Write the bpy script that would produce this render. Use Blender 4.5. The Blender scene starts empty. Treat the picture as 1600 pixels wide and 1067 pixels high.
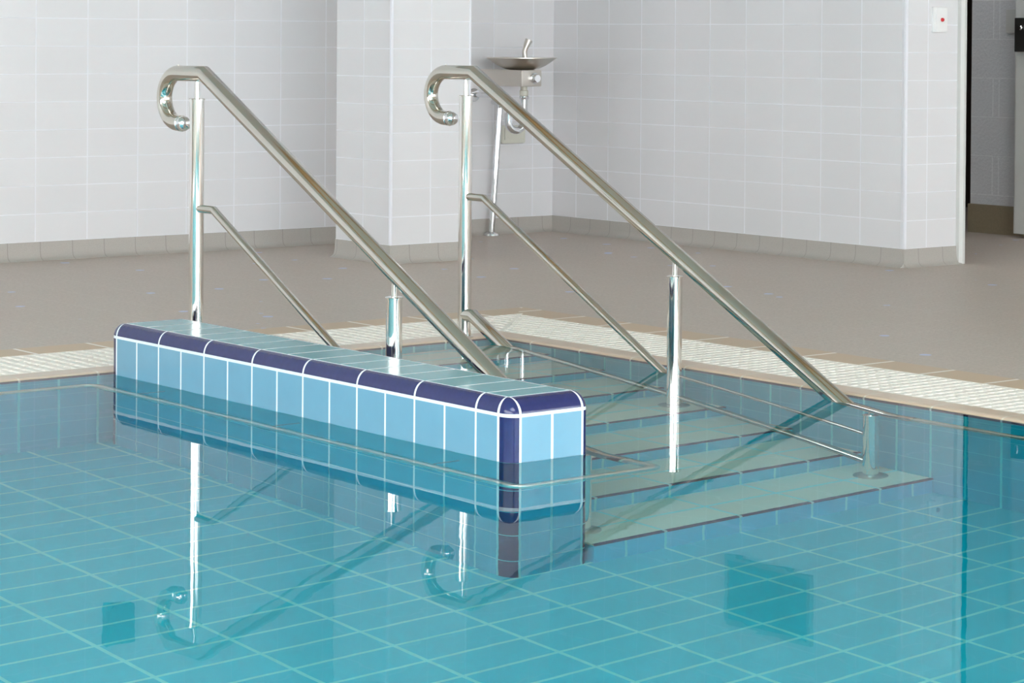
import bpy, bmesh, math, random
from math import sin, cos, pi, radians
from mathutils import Vector, Matrix
random.seed(7)
S = bpy.context.scene
COL = S.collection

# ------------------------------------------------------------------ camera
cam_d = bpy.data.cameras.new('camera'); cam = bpy.data.objects.new('camera', cam_d); COL.objects.link(cam)
F_PX, PX, PY = 3832.6, 962.7, 109.7
YAW, PITCH, ROLL = 0.6973, 0.0133, 0.0076
F = Vector((sin(YAW), cos(YAW), 0)); R = Vector((cos(YAW), -sin(YAW), 0)); U = Vector((0, 0, 1))
F2 = cos(PITCH)*F - sin(PITCH)*U; U2 = sin(PITCH)*F + cos(PITCH)*U
CX = cos(ROLL)*R + sin(ROLL)*U2; CY = cos(ROLL)*U2 - sin(ROLL)*R
m = Matrix.Identity(4)
for i in range(3):
    m[i][0] = CX[i]; m[i][1] = CY[i]; m[i][2] = -F2[i]
m.translation = Vector((-3.4602, -4.5031, 0.9908))
cam.matrix_world = m
cam_d.sensor_width = 36; cam_d.lens = F_PX/1600*36
cam_d.shift_x = (800-PX)/1600; cam_d.shift_y = (PY-533.5)/1600
cam_d.clip_start = 0.05; cam_d.clip_end = 100
S.camera = cam

# ------------------------------------------------------------------ daylight and exposure
w = bpy.data.worlds.new('world'); S.world = w; w.use_nodes = True
bg = w.node_tree.nodes['Background']; bg.inputs[0].default_value = (0.93, 0.97, 1.0, 1); bg.inputs[1].default_value = 2.9
S.view_settings.view_transform = 'Standard'; S.view_settings.look = 'None'
S.view_settings.gamma = 1; S.view_settings.use_curve_mapping = False
S.view_settings.exposure = 1.64
S.cycles.max_bounces = 14; S.cycles.transmission_bounces = 10; S.cycles.glossy_bounces = 6; S.cycles.diffuse_bounces = 6
S.cycles.sample_clamp_indirect = 6; S.cycles.blur_glossy = 0.5

HX0, HX1, HY0, HY1, HZ = -9.0, 7.6, -10.5, 5.32, 3.9      # the hall
def portal(name, loc, rot, sx, sy):
    l = bpy.data.lights.new(name, 'AREA'); l.shape = 'RECTANGLE'; l.size = sx; l.size_y = sy
    l.cycles.is_portal = True
    o = bpy.data.objects.new(name, l); o.location = loc; o.rotation_euler = rot; COL.objects.link(o)
portal('south_window_daylight', (-2.2, HY0-0.1, 1.95), (radians(-90), 0, 0), 12.4, 3.3)
portal('added_skylight', (-4.5, -3.5, HZ+0.16), (0, 0, 0), 4.0, 4.0)  # unseen skylight, added to brighten the water and the steps
portal('added_east_window', (HX1+0.1, -9.25, 1.8), (0, radians(-90), 0), 2.8, 2.5)  # unseen window, added to put gloss on the near ledge end
portal('added_west_window', (HX0-0.1, -2.5, 2.4), (0, radians(90), 0), 1.8, 12.0)  # unseen windows, added to light the west-facing sides

# ------------------------------------------------------------------ node helper
class NT:
    def __init__(s, name):
        s.m = bpy.data.materials.new(name); s.m.use_nodes = True
        s.t = s.m.node_tree; s.n = s.t.nodes; s.l = s.t.links
        s.b = s.n['Principled BSDF']; s.out = s.n['Material Output']
    def node(s, k, **kw):
        n = s.n.new(k)
        for a, b in kw.items(): setattr(n, a, b)
        return n
    def put(s, inp, v):
        if isinstance(v, (int, float)): inp.default_value = v
        elif isinstance(v, (tuple, list)): inp.default_value = (*v, 1) if len(v) == 3 and inp.type == 'RGBA' else v
        else: s.l.new(v, inp)
    def math(s, op, a, b=0.0, c=0.0):
        n = s.node('ShaderNodeMath', operation=op)
        for i, v in enumerate((a, b, c)): s.put(n.inputs[i], v)
        return n.outputs[0]
    def mix(s, f, a, b):
        n = s.node('ShaderNodeMix', data_type='RGBA'); s.put(n.inputs[0], f); s.put(n.inputs[6], a); s.put(n.inputs[7], b)
        return n.outputs[2]
    def pos(s):
        g = s.node('ShaderNodeNewGeometry'); x = s.node('ShaderNodeSeparateXYZ'); s.l.new(g.outputs['Position'], x.inputs[0])
        return g.outputs['Position'], x.outputs
    def noise(s, vec, scale, detail=2.0, rough=0.5):
        n = s.node('ShaderNodeTexNoise'); n.inputs['Scale'].default_value = scale; n.inputs['Detail'].default_value = detail
        n.inputs['Roughness'].default_value = rough; s.l.new(vec, n.inputs['Vector']); return n.outputs[0]
    def cell(s, u, off, mod):
        return s.math('FLOOR', s.math('DIVIDE', s.math('SUBTRACT', u, off), mod))
    def line(s, u, off, mod, width):
        q = s.math('DIVIDE', s.math('SUBTRACT', u, off), mod)
        d = s.math('ABSOLUTE', s.math('SUBTRACT', s.math('FRACT', s.math('ADD', q, 0.5)), 0.5))
        return s.math('LESS_THAN', s.math('MULTIPLY', d, mod), width/2)
    def rnd(s, a, b):
        c = s.node('ShaderNodeCombineXYZ'); s.put(c.inputs[0], a); s.put(c.inputs[1], b)
        n = s.node('ShaderNodeTexWhiteNoise', noise_dimensions='2D'); s.l.new(c.outputs[0], n.inputs['Vector']); return n.outputs[0]
    def bump(s, h, dist, strength=1.0):
        n = s.node('ShaderNodeBump'); n.inputs['Distance'].default_value = dist; n.inputs['Strength'].default_value = strength
        s.l.new(h, n.inputs['Height']); s.l.new(n.outputs[0], s.b.inputs['Normal'])
    def fin(s, col=None, rough=None, metal=None):
        if col is not None: s.put(s.b.inputs['Base Color'], col)
        if rough is not None: s.put(s.b.inputs['Roughness'], rough)
        if metal is not None: s.put(s.b.inputs['Metallic'], metal)
        return s.m

def plain(name, col, rough=0.5, metal=0.0, var=0.04, nscale=20, bump=0.0, spec=None):
    t = NT(name); P, _ = t.pos(); n = t.noise(P, nscale, 3)
    c = t.mix(n, tuple(min(1, k*(1-var)) for k in col), tuple(min(1, k*(1+var)) for k in col))
    if bump: t.bump(n, bump)
    if spec is not None: t.b.inputs['Specular IOR Level'].default_value = spec
    return t.fin(c, rough, metal)

def grid(name, tile, grout, ax, mods, offs, widths, rough=0.12, var=0.05, wav=0.0004, grough=0.6):
    """Tiles laid in a stack bond on a plane; ax are the two world axes."""
    t = NT(name); P, X = t.pos(); u, v = X[ax[0]], X[ax[1]]
    L = t.math('MAXIMUM', t.line(u, offs[0], mods[0], widths[0]), t.line(v, offs[1], mods[1], widths[1]))
    r = t.rnd(t.cell(u, offs[0], mods[0]), t.cell(v, offs[1], mods[1]))
    c = t.mix(r, tuple(k*(1-var) for k in tile), tuple(min(1, k*(1+var)) for k in tile))
    c = t.mix(L, c, grout)
    ro = t.math('ADD', t.math('MULTIPLY', L, grough-rough), rough)
    h = t.math('ADD', t.math('MULTIPLY', t.noise(P, 9, 2), 1.0), t.math('MULTIPLY', r, 0.8))
    h = t.math('SUBTRACT', h, t.math('MULTIPLY', L, 0.35))
    t.bump(h, wav)
    return t.fin(c, ro)

# materials
WT, WG = (0.715, 0.705, 0.72), (0.80, 0.80, 0.84)
TH = 0.1222; ZB = 0.0795
m_wall_y = grid('white_wall_tile_north', WT, WG, (0, 2), (0.25, TH), (1.4680, ZB), (0.006, 0.005), 0.16, 0.012, 0.0009, 0.3)
m_wall_y.node_tree.nodes['Principled BSDF'].inputs['Specular IOR Level'].default_value = 0.3
m_wall_x = grid('white_wall_tile_east', WT, WG, (1, 2), (0.25, TH), (3.1288, ZB), (0.007, 0.005), 0.07, 0.012, 0.0009, 0.3)
m_pillar_y = grid('white_pillar_tile_front', WT, WG, (0, 2), (0.25, TH), (2.8443, ZB), (0.006, 0.005), 0.07, 0.012, 0.0009, 0.3)
m_pillar_x = grid('white_pillar_tile_side', WT, WG, (1, 2), (0.25, TH), (4.5032, ZB), (0.006, 0.005), 0.07, 0.012, 0.0009, 0.3)
m_nib_y = grid('white_nib_tile', WT, WG, (0, 2), (0.25, TH), (4.4900, ZB), (0.006, 0.005), 0.07, 0.012, 0.0009, 0.3)
m_trimw = plain('white_corner_trim', (0.80, 0.80, 0.85), 0.35)
m_paint = plain('grey_white_paint', (0.60, 0.60, 0.58), 0.5)
BLUE = (0.175, 0.365, 0.49); BG = (0.80, 0.86, 0.86)
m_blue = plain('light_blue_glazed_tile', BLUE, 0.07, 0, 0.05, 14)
m_bluesub = plain('blue_tile_underwater_tint', (0.015, 0.55, 0.70), 0.07, 0, 0.05, 14)  # same tile as above, with underwater brightness and tint put into its colour
m_bluetop = plain('wet_light_blue_tile', (0.10, 0.32, 0.37), 0.16, 0, 0.08, 30, 0.0006, 0.12)
m_navy = plain('navy_glazed_tile', (0.018, 0.024, 0.11), 0.14, 0, 0.2, 60, 0.0004)
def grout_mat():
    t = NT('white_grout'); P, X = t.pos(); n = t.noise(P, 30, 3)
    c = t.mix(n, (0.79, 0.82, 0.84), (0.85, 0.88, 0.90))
    wet = t.math('LESS_THAN', X[2], t.math('SUBTRACT', t.math('MULTIPLY', n, 0.006), 0.005))   # water tint painted into the grout colour below the waterline
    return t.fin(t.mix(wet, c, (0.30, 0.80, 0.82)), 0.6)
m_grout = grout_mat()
UB, UG = (0.006, 0.58, 0.74), (0.12, 0.90, 0.92)
m_pool_x = grid('pool_wall_tile_east', UB, UG, (1, 2), (0.125, 0.2227), (0.0001, -0.767), (0.008, 0.004), 0.15, 0.04, 0.0002)
m_pool_y = grid('pool_wall_tile_north', UB, UG, (0, 2), (0.125, 0.2227), (-0.2762, -0.767), (0.008, 0.004), 0.15, 0.04, 0.0002)
def pool_floor_mat():
    t = NT('pool_floor_tile'); P, X = t.pos(); x, y = X[0], X[1]
    g = 0.0105
    left = t.math('LESS_THAN', x, -0.2482+g/2)
    l1 = t.line(x, -0.2482, 0.25, g); l2 = t.line(x, -0.0282, 0.25, g)
    lx = t.math('ADD', t.math('MULTIPLY', left, l1), t.math('MULTIPLY', t.math('SUBTRACT', 1.0, left), l2))
    L = t.math('MAXIMUM', lx, t.line(y, -0.2491, 0.1236, g))
    r = t.rnd(t.cell(x, -0.2482, 0.25), t.cell(y, -0.2491, 0.1236))
    c = t.mix(r, (0.004, 0.60, 0.72), (0.006, 0.63, 0.76))
    return t.fin(t.mix(L, c, (0.26, 0.86, 0.84)), 0.2)
m_pfloor = pool_floor_mat()
m_tread = grid('pale_tread_tile', (0.93, 0.90, 0.76), (0.45, 0.99, 1.0), (0, 1), (0.25, 0.1365), (0.2218, -0.012), (0.007, 0.009), 0.4, 0.05, 0.0002)
m_riser = grid('riser_tile', (0.008, 0.72, 0.93), UG, (0, 2), (0.125, 5), (0.2218, -9.1), (0.008, 0.005), 0.15, 0.04, 0.0002)
def deck_mat(name='deck_tile'):
    t = NT(name); P, X = t.pos()
    n1 = t.noise(P, 75, 4, 0.85); n2 = t.noise(P, 1.7, 3); n3 = t.noise(P, 55, 2)
    c = t.mix(n1, (0.22, 0.18, 0.155), (0.80, 0.69, 0.615))
    c = t.mix(t.math('MULTIPLY', n2, 0.5), c, (0.46, 0.39, 0.33))
    L = t.math('MAXIMUM', t.line(X[0], 2.17, 0.2, 0.004), t.line(X[1], 0.0, 0.2, 0.004))
    c = t.mix(t.math('MULTIPLY', L, 0.22), c, (0.70, 0.67, 0.62))
    v = t.node('ShaderNodeTexVoronoi'); v.inputs['Scale'].default_value = 4.4; t.l.new(P, v.inputs['Vector'])
    jag = t.math('ADD', v.outputs['Distance'], t.math('MULTIPLY', t.noise(P, 60, 2), 0.06))
    sp = t.math('LESS_THAN', jag, 0.12)
    c = t.mix(t.math('MULTIPLY', sp, 0.75), c, (0.50, 0.60, 0.90))
    t.bump(t.math('ADD', n1, n3), 0.0006)
    return t.fin(c, 0.48)
m_deck = deck_mat()
def cove_mat(name, ax, off):
    t = NT(name); P, X = t.pos(); n1 = t.noise(P, 300, 3, 0.7)
    c = t.mix(n1, (0.34, 0.315, 0.285), (0.50, 0.465, 0.43))
    L = t.line(X[ax], off, 0.155, 0.004)
    return t.fin(t.mix(t.math('MULTIPLY', L, 0.6), c, (0.24, 0.215, 0.195)), 0.5)
m_cove_y = cove_mat('cove_tile_north', 0, 1.335)
m_cove_x = cove_mat('cove_tile_east', 1, 3.15)
m_tan_x = grid('tan_border_tile_east', (0.54, 0.40, 0.27), (0.88, 0.84, 0.80), (0, 1), (50, 0.25), (20, 1.215), (0.001, 0.012), 0.45, 0.05, 0.0002)
m_tan_y = grid('tan_border_tile_north', (0.54, 0.40, 0.27), (0.88, 0.84, 0.80), (0, 1), (0.25, 50), (0.02, -20), (0.012, 0.001), 0.45, 0.05, 0.0002)
m_nose_x = grid('nosing_tile_east', (0.60, 0.46, 0.34), (0.70, 0.64, 0.55), (0, 1), (50, 0.25), (20, 0.0), (0.001, 0.006), 0.3, 0.05, 0.0002)
m_nose_y = grid('nosing_tile_north', (0.60, 0.48, 0.38), (0.70, 0.64, 0.55), (0, 1), (0.25, 50), (-0.026, -20), (0.006, 0.001), 0.3, 0.05, 0.0002)
m_navyx = grid('navy_edge_tile_east', (0.03, 0.035, 0.13), (0.75, 0.8, 0.8), (1, 2), (0.25, 9), (0.0, -4.4), (0.007, 0.001), 0.12, 0.05, 0.0002)
m_navyy = grid('navy_edge_tile_north', (0.03, 0.035, 0.13), (0.75, 0.8, 0.8), (0, 2), (0.25, 9), (-0.026, -4.4), (0.007, 0.001), 0.12, 0.05, 0.0002)
m_navyn = grid('navy_nosing_tile', (0.03, 0.035, 0.12), (0.45, 0.7, 0.7), (0, 2), (0.25, 9), (0.2218, -4.4), (0.010, 0.001), 0.15, 0.05, 0.0002)
m_grate = plain('white_grate_plastic', (0.84, 0.80, 0.73), 0.45, 0, 0.04)
m_channel = plain('channel_tile', (0.50, 0.47, 0.42), 0.6)
m_ceiling = plain('tan_ceiling', (0.78, 0.75, 0.69), 0.8)
m_timber = plain('timber_beam', (0.50, 0.30, 0.13), 0.6, 0, 0.2, 6)
m_farwall = plain('dim_far_wall', (0.55, 0.52, 0.47), 0.7)
m_frame = plain('window_frame_grey', (0.35, 0.35, 0.36), 0.5)
def steel(name, col, rough, streak=0.0):
    t = NT(name); P, X = t.pos()
    mp = t.node('ShaderNodeMapping'); mp.inputs['Scale'].default_value = (60, 60, 3); t.l.new(P, mp.inputs['Vector'])
    n = t.noise(mp.outputs[0], 4, 2)
    return t.fin(col, t.math('ADD', rough, t.math('MULTIPLY', n, streak)), 1.0)
m_steel = steel('polished_stainless_steel', (0.62, 0.585, 0.525), 0.06, 0.06)
m_steelpost = steel('mirror_stainless_steel', (0.80, 0.78, 0.75), 0.03, 0.04)
m_brushed = steel('brushed_stainless_steel', (0.62, 0.58, 0.53), 0.30, 0.10)
m_chrome = steel('chrome', (0.80, 0.81, 0.83), 0.05)
m_whitepl = plain('white_plastic', (0.82, 0.82, 0.82), 0.35)
m_ivory = plain('ivory_plastic', (0.62, 0.61, 0.53), 0.45)
m_red = plain('red_button', (0.62, 0.02, 0.03), 0.35)
m_black = plain('black_plastic', (0.025, 0.024, 0.023), 0.4)
m_darkpanel = plain('dark_panel', (0.16, 0.18, 0.19), 0.4)
m_shadow = plain('shade_brown', (0.10, 0.085, 0.07), 0.7)  # shade of the room behind the doorway, put into the colour
m_beigecove = plain('beige_skirting', (0.26, 0.21, 0.14), 0.5, 0, 0.15, 90)
def block_mat():
    t = NT('painted_blockwork'); P, X = t.pos(); y, z = X[1], X[2]
    row = t.cell(z, 0.197, 0.2); odd = t.math('MULTIPLY', t.math('MODULO', t.math('ABSOLUTE', row), 2.0), 0.2)
    yy = t.math('ADD', y, odd)
    L = t.math('MAXIMUM', t.line(z, 0.197, 0.2, 0.004), t.math('MAXIMUM', t.line(yy, 3.898, 0.4, 0.007), t.line(yy, 3.857, 0.4, 0.006)))
    n = t.noise(P, 70, 3)
    c = t.mix(n, (0.62, 0.62, 0.64), (0.70, 0.70, 0.72)); c = t.mix(t.math('MULTIPLY', L, 0.55), c, (0.85, 0.86, 0.87))
    t.bump(n, 0.003)
    return t.fin(c, 0.5)
m_block = block_mat()

# water: clear, green-blue by absorption
def water_mat():
    t = NT('pool_water'); t.n.remove(t.b)
    g = t.node('ShaderNodeBsdfRefraction'); g.inputs['IOR'].default_value = 1.333; g.inputs['Roughness'].default_value = 0.0
    gl = t.node('ShaderNodeBsdfGlossy'); gl.inputs['Roughness'].default_value = 0.0
    fr = t.node('ShaderNodeFresnel'); fr.inputs['IOR'].default_value = 1.333
    ge = t.node('ShaderNodeNewGeometry')
    k = t.math('ADD', 0.80, t.math('MULTIPLY', ge.outputs['Backfacing'], 0.20))   # outside: gloss as through a polarising filter
    mx = t.node('ShaderNodeMixShader'); t.l.new(t.math('MULTIPLY', fr.outputs[0], k), mx.inputs[0])
    P, X = t.pos()
    mp = t.node('ShaderNodeMapping'); mp.inputs['Rotation'].default_value = (0, 0, 0.7); mp.inputs['Scale'].default_value = (1.0, 0.55, 1); t.l.new(P, mp.inputs['Vector'])
    n = t.noise(mp.outputs[0], 7, 2)
    b = t.node('ShaderNodeBump'); b.inputs['Distance'].default_value = 0.00022; t.l.new(n, b.inputs['Height']); [t.l.new(b.outputs[0], q.inputs['Normal']) for q in (g, gl, fr)]
    t.l.new(g.outputs[0], mx.inputs[1]); t.l.new(gl.outputs[0], mx.inputs[2])
    t.l.new(mx.outputs[0], t.out.inputs['Surface'])
    a = t.node('ShaderNodeVolumeAbsorption'); a.inputs['Color'].default_value = (0.0, 0.86, 0.91, 1); a.inputs['Density'].default_value = 0.19
    t.l.new(a.outputs[0], t.out.inputs['Volume'])
    return t.m
m_water = water_mat()

# ------------------------------------------------------------------ mesh helpers
def link(name, bm, mats, parent=None, smooth=None, kind=None):
    me = bpy.data.meshes.new(name)
    bmesh.ops.recalc_face_normals(bm, faces=bm.faces[:])
    bm.to_mesh(me); bm.free()
    for k in (mats if isinstance(mats, (list, tuple)) else [mats]): me.materials.append(k)
    if smooth is not None:
        for p in me.polygons: p.use_smooth = True
        me.set_sharp_from_angle(angle=radians(smooth))
    o = bpy.data.objects.new(name, me); COL.objects.link(o)
    if parent: o.parent = parent; o.matrix_parent_inverse = parent.matrix_world.inverted()
    if kind: o['kind'] = kind
    return o
def tag(o, label, cat=None, group=None):
    o['label'] = label
    if cat: o['category'] = cat
    if group: o['group'] = group
    return o
def thing(name, loc, label, cat, group=None):
    o = bpy.data.objects.new(name, None); COL.objects.link(o); o.location = loc; o.empty_display_size = 0.05
    o.matrix_world = Matrix.Translation(loc)
    return tag(o, label, cat, group)
def box(bm, a, b, bevel=0.0, mi=0):
    r = bmesh.ops.create_cube(bm, size=1); vs = r['verts']
    for v in vs:
        v.co = Vector([(a[i]+b[i])/2 + v.co[i]*(b[i]-a[i]) for i in range(3)])
    fs = {f for v in vs for f in v.link_faces}
    for f in fs: f.material_index = mi
    if bevel:
        es = {e for v in vs for e in v.link_edges}
        bmesh.ops.bevel(bm, geom=list(es), offset=bevel, segments=2, affect='EDGES', profile=0.7)
def prism(bm, poly, axis, a, b, mi=0):
    """poly: 2D points in the plane across axis ('x': (y,z), 'y': (x,z), 'z': (x,y))."""
    def P(p, t): return {'x': (t, p[0], p[1]), 'y': (p[0], t, p[1]), 'z': (p[0], p[1], t)}[axis]
    A = [bm.verts.new(P(p, a)) for p in poly]; B = [bm.verts.new(P(p, b)) for p in poly]
    n = len(poly); fs = [bm.faces.new(A), bm.faces.new(B[::-1])]
    for i in range(n): fs.append(bm.faces.new((A[i], A[(i+1) % n], B[(i+1) % n], B[i])))
    for f in fs: f.material_index = mi
def sweep(bm, pts, rad, seg=28, cap=True, mi=0):
    pts = [Vector(p) for p in pts]; rads = rad if isinstance(rad, (list, tuple)) else [rad]*len(pts)
    d0 = (pts[1]-pts[0]).normalized()
    ref = Vector((0, 0, 1)) if abs(d0.z) < 0.9 else Vector((1, 0, 0))
    n = d0.cross(ref).normalized(); rings = []
    for i, p in enumerate(pts):
        din = (pts[i]-pts[i-1]).normalized() if i else d0
        dout = (pts[i+1]-pts[i]).normalized() if i < len(pts)-1 else din
        n = (n - din*n.dot(din)).normalized(); b = din.cross(n)
        pl = (din+dout).normalized(); ring = []
        for k in range(seg):
            a = 2*pi*k/seg; v = (n*cos(a)+b*sin(a))*rads[i]
            v = v - din*(v.dot(pl)/din.dot(pl))
            ring.append(bm.verts.new(p+v))
        rings.append(ring)
        # carry the frame over the mitre
        ax = din.cross(dout)
        if ax.length > 1e-6:
            q = Matrix.Rotation(din.angle(dout), 3, ax.normalized()); n = q @ n
    for A, B in zip(rings, rings[1:]):
        for k in range(seg):
            f = bm.faces.new((A[k], A[(k+1) % seg], B[(k+1) % seg], B[k])); f.material_index = mi
    if cap:
        bm.faces.new(rings[0]).material_index = mi; bm.faces.new(rings[-1][::-1]).material_index = mi
def lathe(bm, prof, o, axis=(0, 0, 1), seg=32, mi=0):
    """prof: (radius, height) pairs along axis from origin o."""
    ax = Vector(axis).normalized(); ref = Vector((1, 0, 0)) if abs(ax.x) < 0.9 else Vector((0, 1, 0))
    n = ax.cross(ref).normalized(); b = ax.cross(n); o = Vector(o); rings = []
    for r, h in prof:
        if r < 1e-6: rings.append([bm.verts.new(o+ax*h)])
        else: rings.append([bm.verts.new(o+ax*h+(n*cos(2*pi*k/seg)+b*sin(2*pi*k/seg))*r) for k in range(seg)])
    for A, B in zip(rings, rings[1:]):
        for k in range(seg):
            k2 = (k+1) % seg
            if len(A) == 1 and len(B) == 1: continue
            if len(A) == 1: f = bm.faces.new((A[0], B[k2], B[k]))
            elif len(B) == 1: f = bm.faces.new((A[k], A[k2], B[0]))
            else: f = bm.faces.new((A[k], A[k2], B[k2], B[k]))
            f.material_index = mi
    for Rr in (rings[0], rings[-1]):
        if len(Rr) > 1: bm.faces.new(Rr).material_index = mi
def fillet(pts, rr, seg=8):
    """round the corners of a path; rr: radius per inner corner (0 keeps it sharp)."""
    pts = [Vector(p) for p in pts]; out = [pts[0]]
    for i in range(1, len(pts)-1):
        r = rr[i-1]
        if r <= 0: out.append(pts[i]); continue
        a = (pts[i-1]-pts[i]).normalized(); b = (pts[i+1]-pts[i]).normalized()
        th = a.angle(b); t = r/math.tan(th/2); c = pts[i]+(a+b).normalized()*(r/sin(th/2))
        s = pts[i]+a*t-c; e = pts[i]+b*t-c; ax = s.cross(e).normalized(); an = s.angle(e)
        for k in range(seg+1): out.append(c+Matrix.Rotation(an*k/seg, 3, ax) @ s)
    out.append(pts[-1]); return out
def new(): return bmesh.new()

# ------------------------------------------------------------------ the hall
XR, YL = 1.4262, 1.9398           # inner faces of the pool
D = 1.125                         # depth
XD, YD = 2.033, 2.575             # outer edge of the tan border
# deck, as one slab with the pool cut out of it
bm = new()
for a, b in (((HX0, YD, -0.12), (HX1, HY1+0.2, 0)), ((XD, HY0, -0.12), (HX1, YD, 0))):
    box(bm, a, b)
link('floor', bm, m_deck, kind='structure')
# pool shell
bm = new(); box(bm, (-8.5, HY0, -D-0.1), (XR+0.08, YL+0.08, -D)); link('floor_pool', bm, m_pfloor, kind='structure')
bm = new(); box(bm, (XR, HY0, -D), (XR+0.08, YL+0.08, -0.012)); link('wall_pool_east', bm, m_pool_x, kind='structure')
bm = new(); box(bm, (-8.5, YL, -D), (XR, YL+0.08, -0.012)); link('wall_pool_north', bm, m_pool_y, kind='structure')
# navy strip just under the lip (stands 2 mm proud of the tiles)
bm = new(); box(bm, (XR-0.002, HY0, -0.042), (XR+0.01, YL, -0.006), 0.001); link('trim_1', bm, m_navyx, kind='structure')
bm = new(); box(bm, (-8.5, YL-0.002, -0.042), (XR-0.002, YL+0.01, -0.006), 0.001); link('trim_2', bm, m_navyy, kind='structure')
# tan lip of the pool
XG0, YG0 = 1.515, 2.024
bm = new(); prism(bm, [(XR, -0.012), (XR, 0.000), (XR+0.006, 0.004), (XR+0.02, 0.006), (XG0, 0.006), (XG0, -0.012)], 'y', HY0, YG0)
link('trim_3', bm, m_nose_x, kind='structure')
bm = new(); prism(bm, [(YL, -0.012), (YL, 0.000), (YL+0.006, 0.004), (YL+0.02, 0.006), (YG0, 0.006), (YG0, -0.012)], 'x', -8.5, XR)
link('trim_4', bm, m_nose_y, kind='structure')
# overflow channel and tan border
XG1, YG1 = 1.878, 2.412
bm = new()
box(bm, (XG0-0.01, HY0, -0.14), (XG1+0.01, YG0, -0.11)); box(bm, (-8.5, YG0-0.01, -0.14), (XG1+0.01, YG1+0.01, -0.11))
box(bm, (XG0-0.005, HY0, -0.11), (XG0, YG0, -0.012)); box(bm, (-8.5, YG0-0.005, -0.11), (XG0, YG0, -0.012))
link('trim_5', bm, m_channel, kind='structure')
bm = new(); prism(bm, [(XG1, HY0), (XD, HY0), (XD, YD), (XG1, YG1)], 'z', -0.11, 0.003); link('trim_6', bm, m_tan_x, kind='structure')
bm = new(); prism(bm, [(-8.5, YG1), (XG1, YG1), (XD, YD), (-8.5, YD)], 'z', -0.11, 0.003); link('trim_7', bm, m_tan_y, kind='structure')

# overflow grates: slats across the channel with ribs under and between them
def grate(name, label, along, a0, a1, c0, c1, corner):
    bm = new(); t = thing(name, (c0 if along == 'y' else a0, a0 if along == 'y' else c0, 0), label, 'grate')
    pitch, sw = 0.042, 0.024
    wdt = c1-c0; n = int((a1-a0)/pitch)
    for i in range(n+14):
        p = a0+i*pitch
        # mitre: the outer end of each slat runs past the inner corner
        if p > a1+wdt: break
        lo = c0+0.004
        if p+sw/2 > a1: lo = c0+(p-a1)*(1.0)+0.012
        hi = c1-0.004
        if hi-lo < 0.02: continue
        if along == 'y': box(bm, (lo, p, -0.020), (hi, p+sw, 0.004), 0.002)
        else: box(bm, (p, lo, -0.020), (p+sw, hi, 0.004), 0.002)
    s = link('slats', bm, m_grate, t)
    bm = new()
    for k in range(9):
        c = c0+0.02+k*(wdt-0.04)/8; e = a1+max(0, c-c0)-0.012
        if along == 'y': box(bm, (c-0.004, a0, -0.030), (c+0.004, e, 0.0035))
        else: box(bm, (a0, c-0.004, -0.030), (e, c+0.004, 0.0035))
    # mitre bar and side frames
    if along == 'y':
        box(bm, (c0, a0, -0.03), (c0+0.006, a1, 0.004)); box(bm, (c1-0.006, a0, -0.03), (c1, a1+wdt, 0.004))
        prism(bm, [(c0, a1), (c1, a1+wdt), (c1, a1+wdt-0.008), (c0+0.008, a1)], 'z', -0.03, 0.0045)
    else:
        box(bm, (a0, c0, -0.03), (a1, c0+0.006, 0.004)); box(bm, (a0, c1-0.006, -0.03), (a1+wdt, c1, 0.004))
        prism(bm, [(a1, c0), (a1+wdt, c1), (a1+wdt-0.008, c1), (a1, c0+0.008)], 'z', -0.03, 0.0045)
    link('ribs', bm, m_grate, t)
grate('drain_grate', 'white slatted overflow grate along the right side of the pool', 'y', -1.6, YG0, XG0, XG1, 1)
grate('drain_grate', 'white slatted overflow grate along the far end of the pool, behind the tiled ledge', 'x', -1.3, XG0, YG0, YG1, 1)

# water: one closed body
bm = new(); box(bm, (-8.49, HY0+0.01, -D-0.02), (XR+0.003, YL+0.003, 0.0))
tag(link('pool_water', bm, m_water), 'clear turquoise pool water, still and reflecting the walls', 'water')

# ------------------------------------------------------------------ back walls
T = 0.25
bm = new(); box(bm, (HX0, HY1, 0.0), (4.35+T, HY1+0.2, HZ)); link('wall_north', bm, m_wall_y, kind='structure')
PXa, PXb, PYa = 2.6325, 3.058, 4.290
bm = new(); box(bm, (PXa, PYa, 0.0), (PXb, 4.718, HZ))
for f in bm.faces: f.material_index = 1 if abs(f.normal.x) > 0.5 else 0
link('wall_pillar', bm, [m_pillar_y, m_pillar_x], kind='structure')
NY, NX = 2.860, 4.690
bm = new(); box(bm, (4.35, NY, 0.0), (4.45, HY1, HZ))
for f in bm.faces: f.material_index = 1 if abs(f.normal.x) > 0.5 else 0
box(bm, (4.45, NY, 0.0), (NX, NY+0.12, HZ))
link('wall_east', bm, [m_nib_y, m_wall_x], kind='structure')
bm = new(); box(bm, (6.03, NY, 0.0), (HX1, NY+0.12, HZ)); box(bm, (NX, NY, 2.15), (6.03, NY+0.12, HZ)); link('wall_doorway', bm, m_nib_y, kind='structure')
# bright trims on the outside corners and in the inside corner
def corner_trim(n, x, y, s=0.006):
    bm = new(); box(bm, (x-s, y-s, ZB), (x+s, y+s, HZ), 0.002); link('trim_%d' % n, bm, m_trimw, kind='structure')
corner_trim(8, PXa, PYa); corner_trim(9, 4.35, NY, 0.007); corner_trim(10, PXb-0.002, PYa, 0.004)
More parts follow.
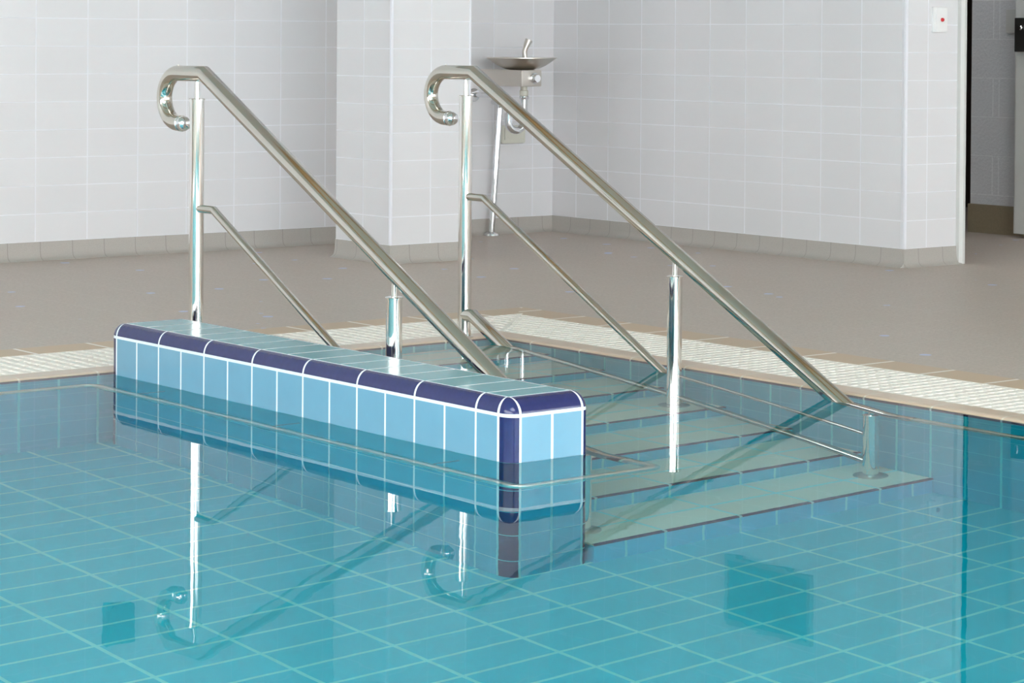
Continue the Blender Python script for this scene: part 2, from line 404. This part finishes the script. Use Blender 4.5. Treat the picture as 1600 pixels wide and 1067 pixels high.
# skirting: coved tiles
def cove(pts_h):  # profile as (distance from wall, z)
    return [(-0.004, 0), (-0.004, ZB), (0.004, ZB), (0.006, 0.035), (0.010, 0.016), (0.020, 0.006), (0.034, 0.001), (0.034, 0.0)]
CP = cove(0)
def baseboard(name, axis, wall, sign, a, b, mat):
    bm = new(); prism(bm, [(wall+sign*d, z) for d, z in CP], axis, a, b); link(name, bm, mat, smooth=40, kind='structure')
baseboard('baseboard_north', 'x', HY1, -1, HX0, 4.35, m_cove_y)
baseboard('baseboard_east', 'y', 4.35, -1, NY-0.006, HY1, m_cove_x)
baseboard('baseboard_pillar', 'y', PXa, -1, PYa-0.006, 4.718, m_cove_x)
baseboard('baseboard_pillar_front', 'x', PYa, -1, PXa-0.006, PXb, m_cove_y)
baseboard('baseboard_nib', 'x', NY, -1, 4.35-0.006, NX, m_cove_y)

# doorway: jamb, room behind, open door leaf
bm = new(); prism(bm, [(NX-0.010, NY-0.004), (NX-0.010, NY-0.020), (NX+0.004, NY-0.03), (NX+0.018, NY-0.03), (NX+0.018, NY+0.14), (NX-0.010, NY+0.12)], 'z', 0, 2.16)
link('trim_11', bm, m_paint, kind='structure')
bm = new(); box(bm, (6.1, NY+0.12, 0.147), (6.25, 4.045, 2.7)); link('wall_block', bm, m_block, kind='structure')
bm = new(); box(bm, (6.08, NY+0.12, 0.0), (6.25, 4.045, 0.147)); link('baseboard_block', bm, m_beigecove, kind='structure')
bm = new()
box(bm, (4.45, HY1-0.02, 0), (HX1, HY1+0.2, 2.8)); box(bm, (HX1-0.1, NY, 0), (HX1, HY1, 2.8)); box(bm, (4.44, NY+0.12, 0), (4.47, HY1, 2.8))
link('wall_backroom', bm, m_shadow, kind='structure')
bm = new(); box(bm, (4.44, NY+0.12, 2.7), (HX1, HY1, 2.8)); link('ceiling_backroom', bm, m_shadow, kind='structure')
for z in (0.155, 0.62, 1.03):
    pass
bl = bpy.data.lights.new('backroom_fill_light', 'AREA'); bl.shape = 'RECTANGLE'; bl.size = 0.3; bl.size_y = 1.2; bl.energy = 3.2; bl.color = (0.95, 0.97, 1.0)  # fill light added to brighten the blockwork, stands for no real fitting
o = bpy.data.objects.new('backroom_fill_light', bl); o.location = (5.3, 3.8, 2.68); COL.objects.link(o)
d = thing('metal_door', (6.03, NY+0.13, 0.0), 'open grey metal door leaf at the far right edge with a black lock case', 'door')
bm = new(); box(bm, (6.0, NY+0.13, 0.02), (6.045, 3.667, 2.1), 0.003); link('leaf', bm, m_paint, d)
bm = new(); box(bm, (5.995, NY+0.14, 0.022), (6.001, 3.655, 0.912), 0.001); tag(link('kick_plate', bm, plain('kick_plate_grey', (0.62, 0.62, 0.59), 0.35), d), 'lighter grey panel on lower half of the door')
bm = new(); box(bm, (5.972, 3.52, 0.935), (6.0, 3.648, 1.105), 0.004); L = link('lock_case', bm, m_black, d)
bm = new(); lathe(bm, [(0, 0), (0.012, 0), (0.012, 0.012), (0.008, 0.016), (0, 0.016)], (5.972, 3.60, 1.055), (-1, 0, 0)); link('lock_cylinder', bm, m_chrome, L, 40)
bm = new(); box(bm, (6.092, 3.69, 1.03), (6.1, 3.808, 1.150), 0.002)
tag(link('wall_plate', bm, m_paint), 'grey blank cover plate on the painted blockwork beyond the doorway', 'wall plate')

# alarm switch
a = thing('alarm_button', (4.555, NY, 1.08), 'white rectangular wall plate with a small red button near the doorway', 'button')
bm = new(); box(bm, (4.510, NY-0.012, 1.024), (4.600, NY, 1.136), 0.003); link('plate', bm, m_whitepl, a)
bm = new(); box(bm, (4.526, NY-0.015, 1.030), (4.597, NY-0.012, 1.130), 0.001); link('rocker', bm, m_whitepl, a)
bm = new(); lathe(bm, [(0, 0), (0.0085, 0), (0.0085, 0.006), (0.006, 0.009), (0, 0.009)], (4.562, NY-0.015, 1.080), (0, -1, 0)); tag(link('push_button', bm, m_red, a, 40), 'small red round button')

# ceiling, far walls with windows (outside the frame; west, east and roof openings added for light)
bm = new()
for a, b in (((HX0-0.2, HY0-0.2), (-6.5, HY1+0.2)), ((-2.5, HY0-0.2), (HX1, HY1+0.2)), ((-6.5, HY0-0.2), (-2.5, -5.5)), ((-6.5, -1.5), (-2.5, HY1+0.2))):
    box(bm, (*a, HZ), (*b, HZ+0.15))
link('ceiling', bm, m_ceiling, kind='structure')  # the gap is the added skylight
for i in range(5):
    bm = new(); y = (-8.5, -6.7, -1.3, 1.2, 3.6)[i]; box(bm, (HX0, y-0.09, HZ-0.28), (4.35 if y > NY else HX1, y+0.09, HZ), 0.01); link('ceiling_beam', bm, m_timber, kind='structure')
bm = new()
box(bm, (HX0, HY0-0.2, -D), (-8.4, HY0, HZ)); box(bm, (4.0, HY0-0.2, -D), (HX1, HY0, HZ))
box(bm, (-8.4, HY0-0.2, -D), (4.0, HY0, 0.3)); box(bm, (-8.4, HY0-0.2, 3.6), (4.0, HY0, HZ))
link('wall_south', bm, m_farwall, kind='structure')
bm = new()
for x in (-8.4, -5.9, -3.4, -0.9, 1.5, 3.94): box(bm, (x, HY0-0.12, 0.3), (x+0.06, HY0-0.04, 3.6))
link('window_1', bm, m_frame, kind='structure')
bm = new()
box(bm, (HX0-0.2, HY0, -D), (HX0, HY1, 1.5)); box(bm, (HX0-0.2, HY0, 3.3), (HX0, HY1, HZ)); box(bm, (HX0-0.2, HY0, 1.5), (HX0, -8.5, 3.3)); box(bm, (HX0-0.2, 3.5, 1.5), (HX0, HY1, 3.3))
link('wall_west', bm, m_farwall, kind='structure')
bm = new()
for y in (-8.5, -6.1, -3.7, -1.3, 1.1, 3.44): box(bm, (HX0-0.12, y, 1.5), (HX0-0.04, y+0.06, 3.3))
link('window_added_west', bm, m_frame, kind='structure')  # frame bars of the added west windows
bm = new(); box(bm, (HX1-0.1, HY0, 0), (HX1, NY, 0.4)); box(bm, (HX1-0.1, HY0, 3.2), (HX1, NY, HZ)); box(bm, (HX1-0.1, -8.0, 0.4), (HX1, NY, 3.2)); link('wall_southeast', bm, m_nib_y, kind='structure')
bm = new()
for y in (HY0, -9.3, -8.06): box(bm, (HX1-0.08, y, 0.4), (HX1-0.02, y+0.06, 3.2))
link('window_added_east', bm, m_frame, kind='structure')  # frame bars of the added east window
bm = new(); box(bm, (HX0, HY0, -0.1), (-8.5, YD, 0)); link('floor_west', bm, m_deck, kind='structure')
# two dark wall fittings high on the walls, seen only mirrored in the water
b = thing('notice_board', (4.35, 3.68, 1.6), 'dark framed board high on the right wall, mirrored in the water', 'board')
bm = new(); box(bm, (4.335, 3.42, 1.45), (4.35, 3.95, 1.74)); link('panel', bm, m_darkpanel, b)
bm = new()
for q in (((4.325, 3.40, 1.43), (4.35, 3.97, 1.45)), ((4.325, 3.40, 1.74), (4.35, 3.97, 1.76)), ((4.325, 3.40, 1.45), (4.35, 3.42, 1.74)), ((4.325, 3.95, 1.45), (4.35, 3.97, 1.74))): box(bm, *q)
link('frame', bm, m_frame, b)
b = thing('wall_box', (1.87, HY1, 1.63), 'small dark box high on the far wall, mirrored in the water', 'box')
bm = new(); box(bm, (1.80, HY1-0.05, 1.55), (1.94, HY1, 1.73), 0.01); link('case', bm, m_darkpanel, b)
bm = new(); box(bm, (1.81, HY1-0.056, 1.56), (1.93, HY1-0.05, 1.72), 0.003); link('cover', bm, m_darkpanel, b)

# ------------------------------------------------------------------ the tiled ledge
PW, PL = 0.2465, 1.925; ra, rb, rc = 0.0302, 0.0471, 0.0393; ZG, ZT = 0.1091, 0.1484
def patch(bm, P, N, u0, u1, v0, v1, nu, nv, lift, depth=0.004):
    g = [[None]*(nv+1) for _ in range(nu+1)]
    for i in range(nu+1):
        for j in range(nv+1):
            u = u0+(u1-u0)*i/nu; v = v0+(v1-v0)*j/nv
            g[i][j] = bm.verts.new(Vector(P(u, v))+Vector(N(u, v)).normalized()*lift)
    for i in range(nu):
        for j in range(nv):
            bm.faces.new((g[i][j], g[i+1][j], g[i+1][j+1], g[i][j+1]))
    if depth:
        rim = [(i, 0) for i in range(nu)]+[(nu, j) for j in range(nv)]+[(i, nv) for i in range(nu, 0, -1)]+[(0, j) for j in range(nv, 0, -1)]
        inner = []
        for i, j in rim:
            u = u0+(u1-u0)*i/nu; v = v0+(v1-v0)*j/nv
            inner.append(bm.verts.new(g[i][j].co-Vector(N(u, v)).normalized()*depth))
        for k in range(len(rim)):
            k2 = (k+1) % len(rim); a_ = g[rim[k][0]][rim[k][1]]; b_ = g[rim[k2][0]][rim[k2][1]]
            bm.faces.new((a_, b_, inner[k2], inner[k]))
LEFTM = lambda P: (lambda u, v: (PW-P(u, v)[0], P(u, v)[1], P(u, v)[2]))
def FX(side):   # flips for the far long side
    return (lambda x: PW-x) if side else (lambda x: x), (-1 if side else 1)
def FY(end):
    return (lambda y: PL-y) if end else (lambda y: y), (-1 if end else 1)
def zones(bmB, bmT, bmN, lift, gap, bmS=None):
    """bmB wall tiles, bmT top tiles, bmN navy pieces; gap: half joint (0 for the solid core)."""
    g = gap; full = gap == 0; bmS = bmS or bmB
    ys = [rb]+[0.134+0.125*k for k in range(14)]+[PL-rb]
    yb = [rb]+[0.134+0.25*k for k in range(7)]+[PL-rb]
    zs = [ZG, -0.004, -0.3216, -0.5443, -0.767, -0.9897, -D]
    xs = [ra, 0.1244, PW-ra]
    if full: ys = [rb, PL-rb]; yb = ys; zs = [ZG, -D]; xs = [ra, PW-ra]
    for side in (0, 1):
        fx, sx = FX(side)
        for y0, y1 in zip(ys, ys[1:]):
            for z1, z0 in zip(zs, zs[1:]):
                patch((bmS if z1 < 0.05 else bmB)[side], lambda u, v: (fx(0), u, v), lambda u, v: (-sx, 0, 0), y0+g, y1-g, z0+g*(z0 > -D+0.01)*(0.4 if -0.01 < z0 < 0 else 1), z1-g*(0.4 if -0.01 < z1 < 0 else 1), 1, 1, lift)
        gt = g/0.035
        for y0, y1 in zip(yb, yb[1:]):
            patch(bmN, lambda u, v: (fx(ra*(1-cos(v))), u, ZG+rc*sin(v)), lambda u, v: (-sx*cos(v)/ra, 0, sin(v)/rc), y0+g, y1-g, gt, pi/2-gt*0.9, 1, 12, lift)
        for end in (0, 1):
            fy, sy = FY(end)
            for z1, z0 in zip(zs, zs[1:]):
                patch(bmN, lambda u, v: (fx(ra*(1-cos(u))), fy(rb*(1-sin(u))), v), lambda u, v: (-sx*cos(u)/ra, -sy*sin(u)/rb, 0), gt, pi/2-gt, z0+g*(z0 > -D+0.01)*(0.4 if -0.01 < z0 < 0 else 1), z1-g*(0.4 if -0.01 < z1 < 0 else 1), 12, 1, lift)
            patch(bmN, lambda u, v: (fx(ra*(1-cos(v)*cos(u))), fy(rb*(1-cos(v)*sin(u))), ZG+rc*sin(v)),
                  lambda u, v: (-sx*cos(v)*cos(u)/ra, -sy*cos(v)*sin(u)/rb, sin(v)/rc+1e-5), gt*(1 if not full else 0), pi/2-gt, gt, pi/2-(0.10 if not full else 0.001), 12, 10, lift)
    for end in (0, 1):
        fy, sy = FY(end)
        for x0, x1 in zip(xs, xs[1:]):
            for z1, z0 in zip(zs, zs[1:]):
                patch((bmS if z1 < 0.05 else bmB)[2+end], lambda u, v: (u, fy(0), v), lambda u, v: (0, -sy, 0), x0+g, x1-g, z0+g*(z0 > -D+0.01)*(0.4 if -0.01 < z0 < 0 else 1), z1-g*(0.4 if -0.01 < z1 < 0 else 1), 1, 1, lift)
        patch(bmN, lambda u, v: (u, fy(rb*(1-cos(v))), ZG+rc*sin(v)), lambda u, v: (0, -sy*cos(v)/rb, sin(v)/rc), ra+g, PW-ra-g, gt, pi/2-gt*0.9, 1, 12, lift)
    for y0, y1 in zip(ys, ys[1:]):
        patch(bmT, lambda u, v: (v, u, ZT), lambda u, v: (0, 0, 1), y0+g*1.1, y1-g*1.1, ra+g, PW-ra-g, 1, 1, lift)
led = thing('tiled_ledge', (PW/2, PL/2, -D), 'long light blue tiled ledge with navy rounded edges standing in the pool beside the steps', 'ledge')
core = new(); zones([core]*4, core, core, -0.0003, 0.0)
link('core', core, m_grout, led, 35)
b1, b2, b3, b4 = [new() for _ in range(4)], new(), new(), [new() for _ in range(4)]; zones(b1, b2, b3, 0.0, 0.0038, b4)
for q in b4: tag(link('submerged_tiles', q, m_bluesub, led, 30), 'blue glazed tiles below the waterline, underwater brightness and tint painted into their colour')
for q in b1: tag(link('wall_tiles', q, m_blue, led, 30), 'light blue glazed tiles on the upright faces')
tag(link('top_tiles', b2, m_bluetop, led), 'pale wet blue tiles on the flat top')
tag(link('edge_tiles', b3, m_navy, led, 35), 'navy rounded edge and corner tiles')

# ------------------------------------------------------------------ steps
SY = [(-0.012, -0.967), (0.258, -0.830), (0.530, -0.697), (0.812, -0.567), (1.090, -0.438), (1.372, -0.309), (1.650, -0.182)]
names = ['lowest underwater step, its front edge level with the near end of the tiled ledge', 'second underwater step counted up from the pool floor',
         'third underwater step up from the pool floor', 'middle underwater step, the short handrail posts stand on it', 'third underwater step down from the pool edge',
         'second underwater step down from the pool edge', 'topmost and shallowest underwater step at the far end of the pool']
SX0, SX1 = PW+0.001, XR-0.001
for i, ((y, z), lab) in enumerate(zip(SY, names)):
    zb = SY[i-1][1] if i else -D
    yend = SY[i+1][0] if i < 6 else YL
    s = thing('pool_step', ((SX0+SX1)/2, y, zb), lab, 'step', 'underwater steps')
    bm = new(); box(bm, (SX0, y+0.002, zb-0.0), (SX1, YL-0.001, z-0.013)); link('riser', bm, m_riser, s)
    bm = new(); box(bm, (SX0, y+0.004, z-0.013), (SX1, YL-0.001, z)); link('tread', bm, m_tread, s)
    bm = new(); prism(bm, [(y+0.012, z+0.0008), (y+0.004, z+0.0008), (y, z-0.003), (y, z-0.013), (y+0.006, z-0.013), (y+0.006, z-0.003), (y+0.012, z-0.003)], 'x', SX0, SX1)
    tag(link('nosing', bm, m_navyn, s), 'navy tile strip along the front edge')

# ------------------------------------------------------------------ stainless handrails
RR = 0.0238; SL = 0.5176
def handrail(x, side, label):
    t = thing('handrail', (x, 0.93, -0.567), label, 'handrail', 'pool step handrails')
    c = Vector((x, 2.085, 0.796)); path = [(x, 2.062, 0.7195)]
    for k in range(0, 19):
        a = -pi/2+pi*k/18
        path.append((x, c.y+0.0755*cos(a)*1.12, c.z+0.0762*sin(a)))
    yb, zb = 1.930, 0.8722
    ye = yb-(zb+0.100)/SL
    tail = [(x, yb, zb), (x, ye, -0.100), (x, ye-0.08, -0.100)]
    path += fillet([path[-1]]+tail, [0, 0.12], 8)[1:]
    bm = new(); sweep(bm, path, RR, 32); link('top_rail', bm, m_steel, t, 38)
    bm = new(); lathe(bm, [(0, 0.0), (RR+0.0012, 0.0), (RR+0.0012, 0.003), (RR-0.001, 0.004), (RR-0.001, 0.016), (RR*0.8, 0.026), (RR*0.4, 0.031), (0, 0.032)], (x, 2.066, 0.7195), (0, -1, 0)); link('end_cap', bm, m_chrome, t, 50)
    bm = new(); lathe(bm, [(0, 0), (0.003, 0), (0.003, 0.003), (0, 0.004)], (x, 2.085, 0.8722+RR-0.001)); link('screw', bm, m_brushed, t, 50)
    # posts: tube, cap disc, thin neck up to the rail
    for k, (py, zf, zt_) in enumerate(((1.973, 0.006, 0.798), (0.930, -0.567, 0.289), (0.123, -0.967, -0.139))):
        zr = (0.8722 if py > yb else max(-0.1, zb-SL*(yb-py))) - RR*0.9
        bm = new(); lathe(bm, [(0, zf), (0.0222, zf), (0.0222, zt_-0.004), (0, zt_-0.004)], (x, py, 0)); p = link('post', bm, m_steelpost, t, 50)
        bm = new(); lathe(bm, [(0, 0), (0.0245, 0), (0.0245, 0.003), (0.0225, 0.005), (0, 0.005)], (x, py, zt_-0.005)); link('cap', bm, m_steelpost, p, 40)
        bm = new(); sweep(bm, [(x, py, zt_), (x, py, zr)], [0.0088, 0.0062], 20); link('neck', bm, m_steelpost, p, 50)
        bm = new(); lathe(bm, [(0, 0), (0.048, 0), (0.048, 0.004), (0.044, 0.007), (0.0215, 0.007), (0, 0.007)] if k else [(0, 0), (0.030, 0), (0.030, 0.002), (0.0215, 0.004), (0, 0.004)], (x, py, zf)); link('base_flange', bm, m_brushed, p, 40)
    # middle and lower rail
    bm = new(); ye2 = 0.130
    sweep(bm, [(x, 1.970, 0.4665), (x, 1.872, 0.4665), (x, ye2, 0.4665-(1.872-ye2)*0.5235)], 0.0122, 20); link('middle_rail', bm, m_steel, t, 38)
    bm = new(); sweep(bm, [(x, 1.9735, 0.078), (x, 1.925, 0.078), (x, 1.760, -0.0035), (x, ye2, -0.0035-(1.760-ye2)*0.492)], 0.0215, 28); link('lower_rail', bm, m_steel, t, 38)
    return ye-0.08
ye = handrail(1.3235, 1, 'right stainless steel step handrail with a hooked top, beside the pool side wall')
handrail(0.318, 0, 'left stainless steel step handrail with a hooked top, behind the tiled ledge')
# grab rails just under the surface around the pool edge
def bracket(t, p, q):
    bm = new(); sweep(bm, [p, q], 0.006, 12); link('bracket', bm, m_steel, t, 50)
m_subrail = steel('satin_stainless_tube', (0.92, 0.86, 0.74), 0.32, 0.05)
g = thing('grab_rail', (1.3235, -2, -0.1), 'underwater steel grab rail along the right side wall of the pool', 'rail', 'underwater grab rails')
bm = new(); sweep(bm, [(1.3235, ye, -0.1), (1.3235, HY0+0.3, -0.1)], 0.0195, 24); link('tube', bm, m_subrail, g, 50)
bm = new(); sweep(bm, [(1.3235, ye+0.012, -0.1), (1.3235, ye-0.012, -0.1)], RR+0.001, 24); link('joint_sleeve', bm, m_steel, g, 50)
for y in (-0.9, -2.1, -3.3): bracket(g, (1.3235, y, -0.1), (XR, y, -0.1))
g = thing('grab_rail', (-0.1, 1.0, -0.1), 'underwater steel grab rail wrapping round the tiled ledge and along the far end wall', 'rail', 'underwater grab rails')
pts = [(0.318, ye, -0.1), (0.318, -0.158, -0.1), (-0.098, -0.158, -0.1), (-0.098, 1.838, -0.1), (-8.2, 1.838, -0.1)]
bm = new(); sweep(bm, fillet(pts, [0.035, 0.035, 0.035], 8), 0.0195, 24); link('tube', bm, m_subrail, g, 50)
bm = new(); sweep(bm, [(0.318, ye+0.012, -0.1), (0.318, ye-0.012, -0.1)], RR+0.001, 24); link('joint_sleeve', bm, m_steel, g, 50)
for y in (0.20, 0.90, 1.60): bracket(g, (-0.098, y, -0.1), (0.0, y, -0.1))
bracket(g, (-0.7, 1.838, -0.1), (-0.7, YL, -0.1))

# ------------------------------------------------------------------ drinking fountain
f = thing('drinking_fountain', (3.92, HY1, 0.79), 'wall mounted stainless steel drinking fountain with a shallow round bowl and chrome waste pipes', 'drinking fountain')
bm = new(); box(bm, (3.862, 4.955, 0.748), (3.986, HY1, 0.829), 0.006); h = link('housing', bm, m_brushed, f, 40)
bm = new(); lathe(bm, [(0, 0), (0.026, 0), (0.026, 0.004), (0.021, 0.006), (0.021, 0.022), (0.018, 0.026), (0, 0.026)], (3.942, 4.955, 0.788), (0, -1, 0)); link('push_knob', bm, m_chrome, h, 40)
BC = (3.955, 5.075)
bm = new(); lathe(bm, [(0, 0.0), (0.060, 0.0), (0.085, 0.005), (0.118, 0.020), (0.145, 0.038), (0.166, 0.053), (0.174, 0.056), (0.174, 0.060), (0.164, 0.060), (0.142, 0.044), (0.114, 0.026), (0.080, 0.012), (0.03, 0.006), (0, 0.006)], (BC[0], BC[1], 0.829), seg=64); link('bowl', bm, m_brushed, f, 50)
bm = new(); lathe(bm, [(0, 0), (0.014, 0), (0.014, 0.02), (0.010, 0.045), (0, 0.05)], (BC[0]+0.01, BC[1]-0.02, 0.845)); link('spout_base', bm, m_chrome, f, 50)
bm = new(); sweep(bm, fillet([(BC[0]+0.008, BC[1]-0.02, 0.875), (BC[0]+0.004, BC[1]-0.015, 0.92), (BC[0]+0.028, BC[1]-0.02, 0.975)], [0.05], 8), [0.012]*10+[0.019], 20); link('spout', bm, m_brushed, f, 50)
# waste: collar, tail pipe, U bend, and supply pipe to the floor
bm = new(); lathe(bm, [(0, 0), (0.018, 0), (0.022, 0.004), (0.022, 0.026), (0.017, 0.030), (0.017, 0.048), (0, 0.048)], (3.935, 5.03, 0.700)); link('drain_collar', bm, m_ivory, f, 40)
bm = new(); lathe(bm, [(0, 0), (0.021, 0), (0.023, 0.004), (0.023, 0.014), (0.016, 0.018), (0, 0.018)], (3.935, 5.03, 0.684)); link('ring_nut', bm, m_chrome, f, 40)
tp = [Vector((3.935, 5.03, 0.69)), Vector((3.935, 5.03, 0.575))]
for k in range(1, 13):
    a_ = pi*k/12; tp.append(Vector((3.935-0.044+0.044*cos(a_), 5.03+0.01*k/12, 0.575-0.044*sin(a_))))
tp.append(Vector((3.847, 5.04, 0.62)))
bm = new(); sweep(bm, tp, 0.018, 20); link('trap', bm, m_chrome, f, 50)
bm = new(); lathe(bm, [(0, 0), (0.020, 0), (0.020, 0.016), (0, 0.016)], (3.847, 5.04, 0.600)); link('ring_nut', bm, m_chrome, f, 40)
bm = new(); sweep(bm, fillet([(3.847, 5.04, 0.61), (3.847, 5.04, 0.665), (3.847, 5.15, 0.70), (3.847, HY1, 0.70)], [0.02, 0.02], 6), 0.012, 20); link('waste_arm', bm, m_chrome, f, 50)
bm = new(); lathe(bm, [(0, 0), (0.034, 0), (0.031, 0.005), (0.012, 0.008), (0, 0.008)], (3.847, HY1, 0.70), (0, -1, 0)); link('wall_flange', bm, m_chrome, f, 40)
sp = thing('supply_pipe', (3.955, 5.26, 0), 'slim chrome pipe standing on the floor under the drinking fountain', 'pipe')
bm = new(); sweep(bm, fillet([(3.915, 5.26, 0.0), (3.965, 5.26, 0.655), (3.965, HY1, 0.665)], [0.03], 8), 0.0145, 24); link('tube', bm, m_chrome, sp, 50)
bm = new(); lathe(bm, [(0, 0), (0.042, 0), (0.040, 0.008), (0.018, 0.018), (0, 0.018)], (3.915, 5.26, 0)); link('floor_flange', bm, m_chrome, sp, 40)
vb = thing('valve_box', (4.0, HY1, 0.49), 'ivory plastic box on the wall behind the fountain trap', 'box')
bm = new(); box(bm, (3.985, HY1-0.05, 0.455), (4.135, HY1, 0.545), 0.012); link('case', bm, m_ivory, vb, 40)
bm = new(); box(bm, (4.0, HY1-0.055, 0.475), (4.12, HY1-0.05, 0.535), 0.002); link('cover', bm, m_ivory, vb)
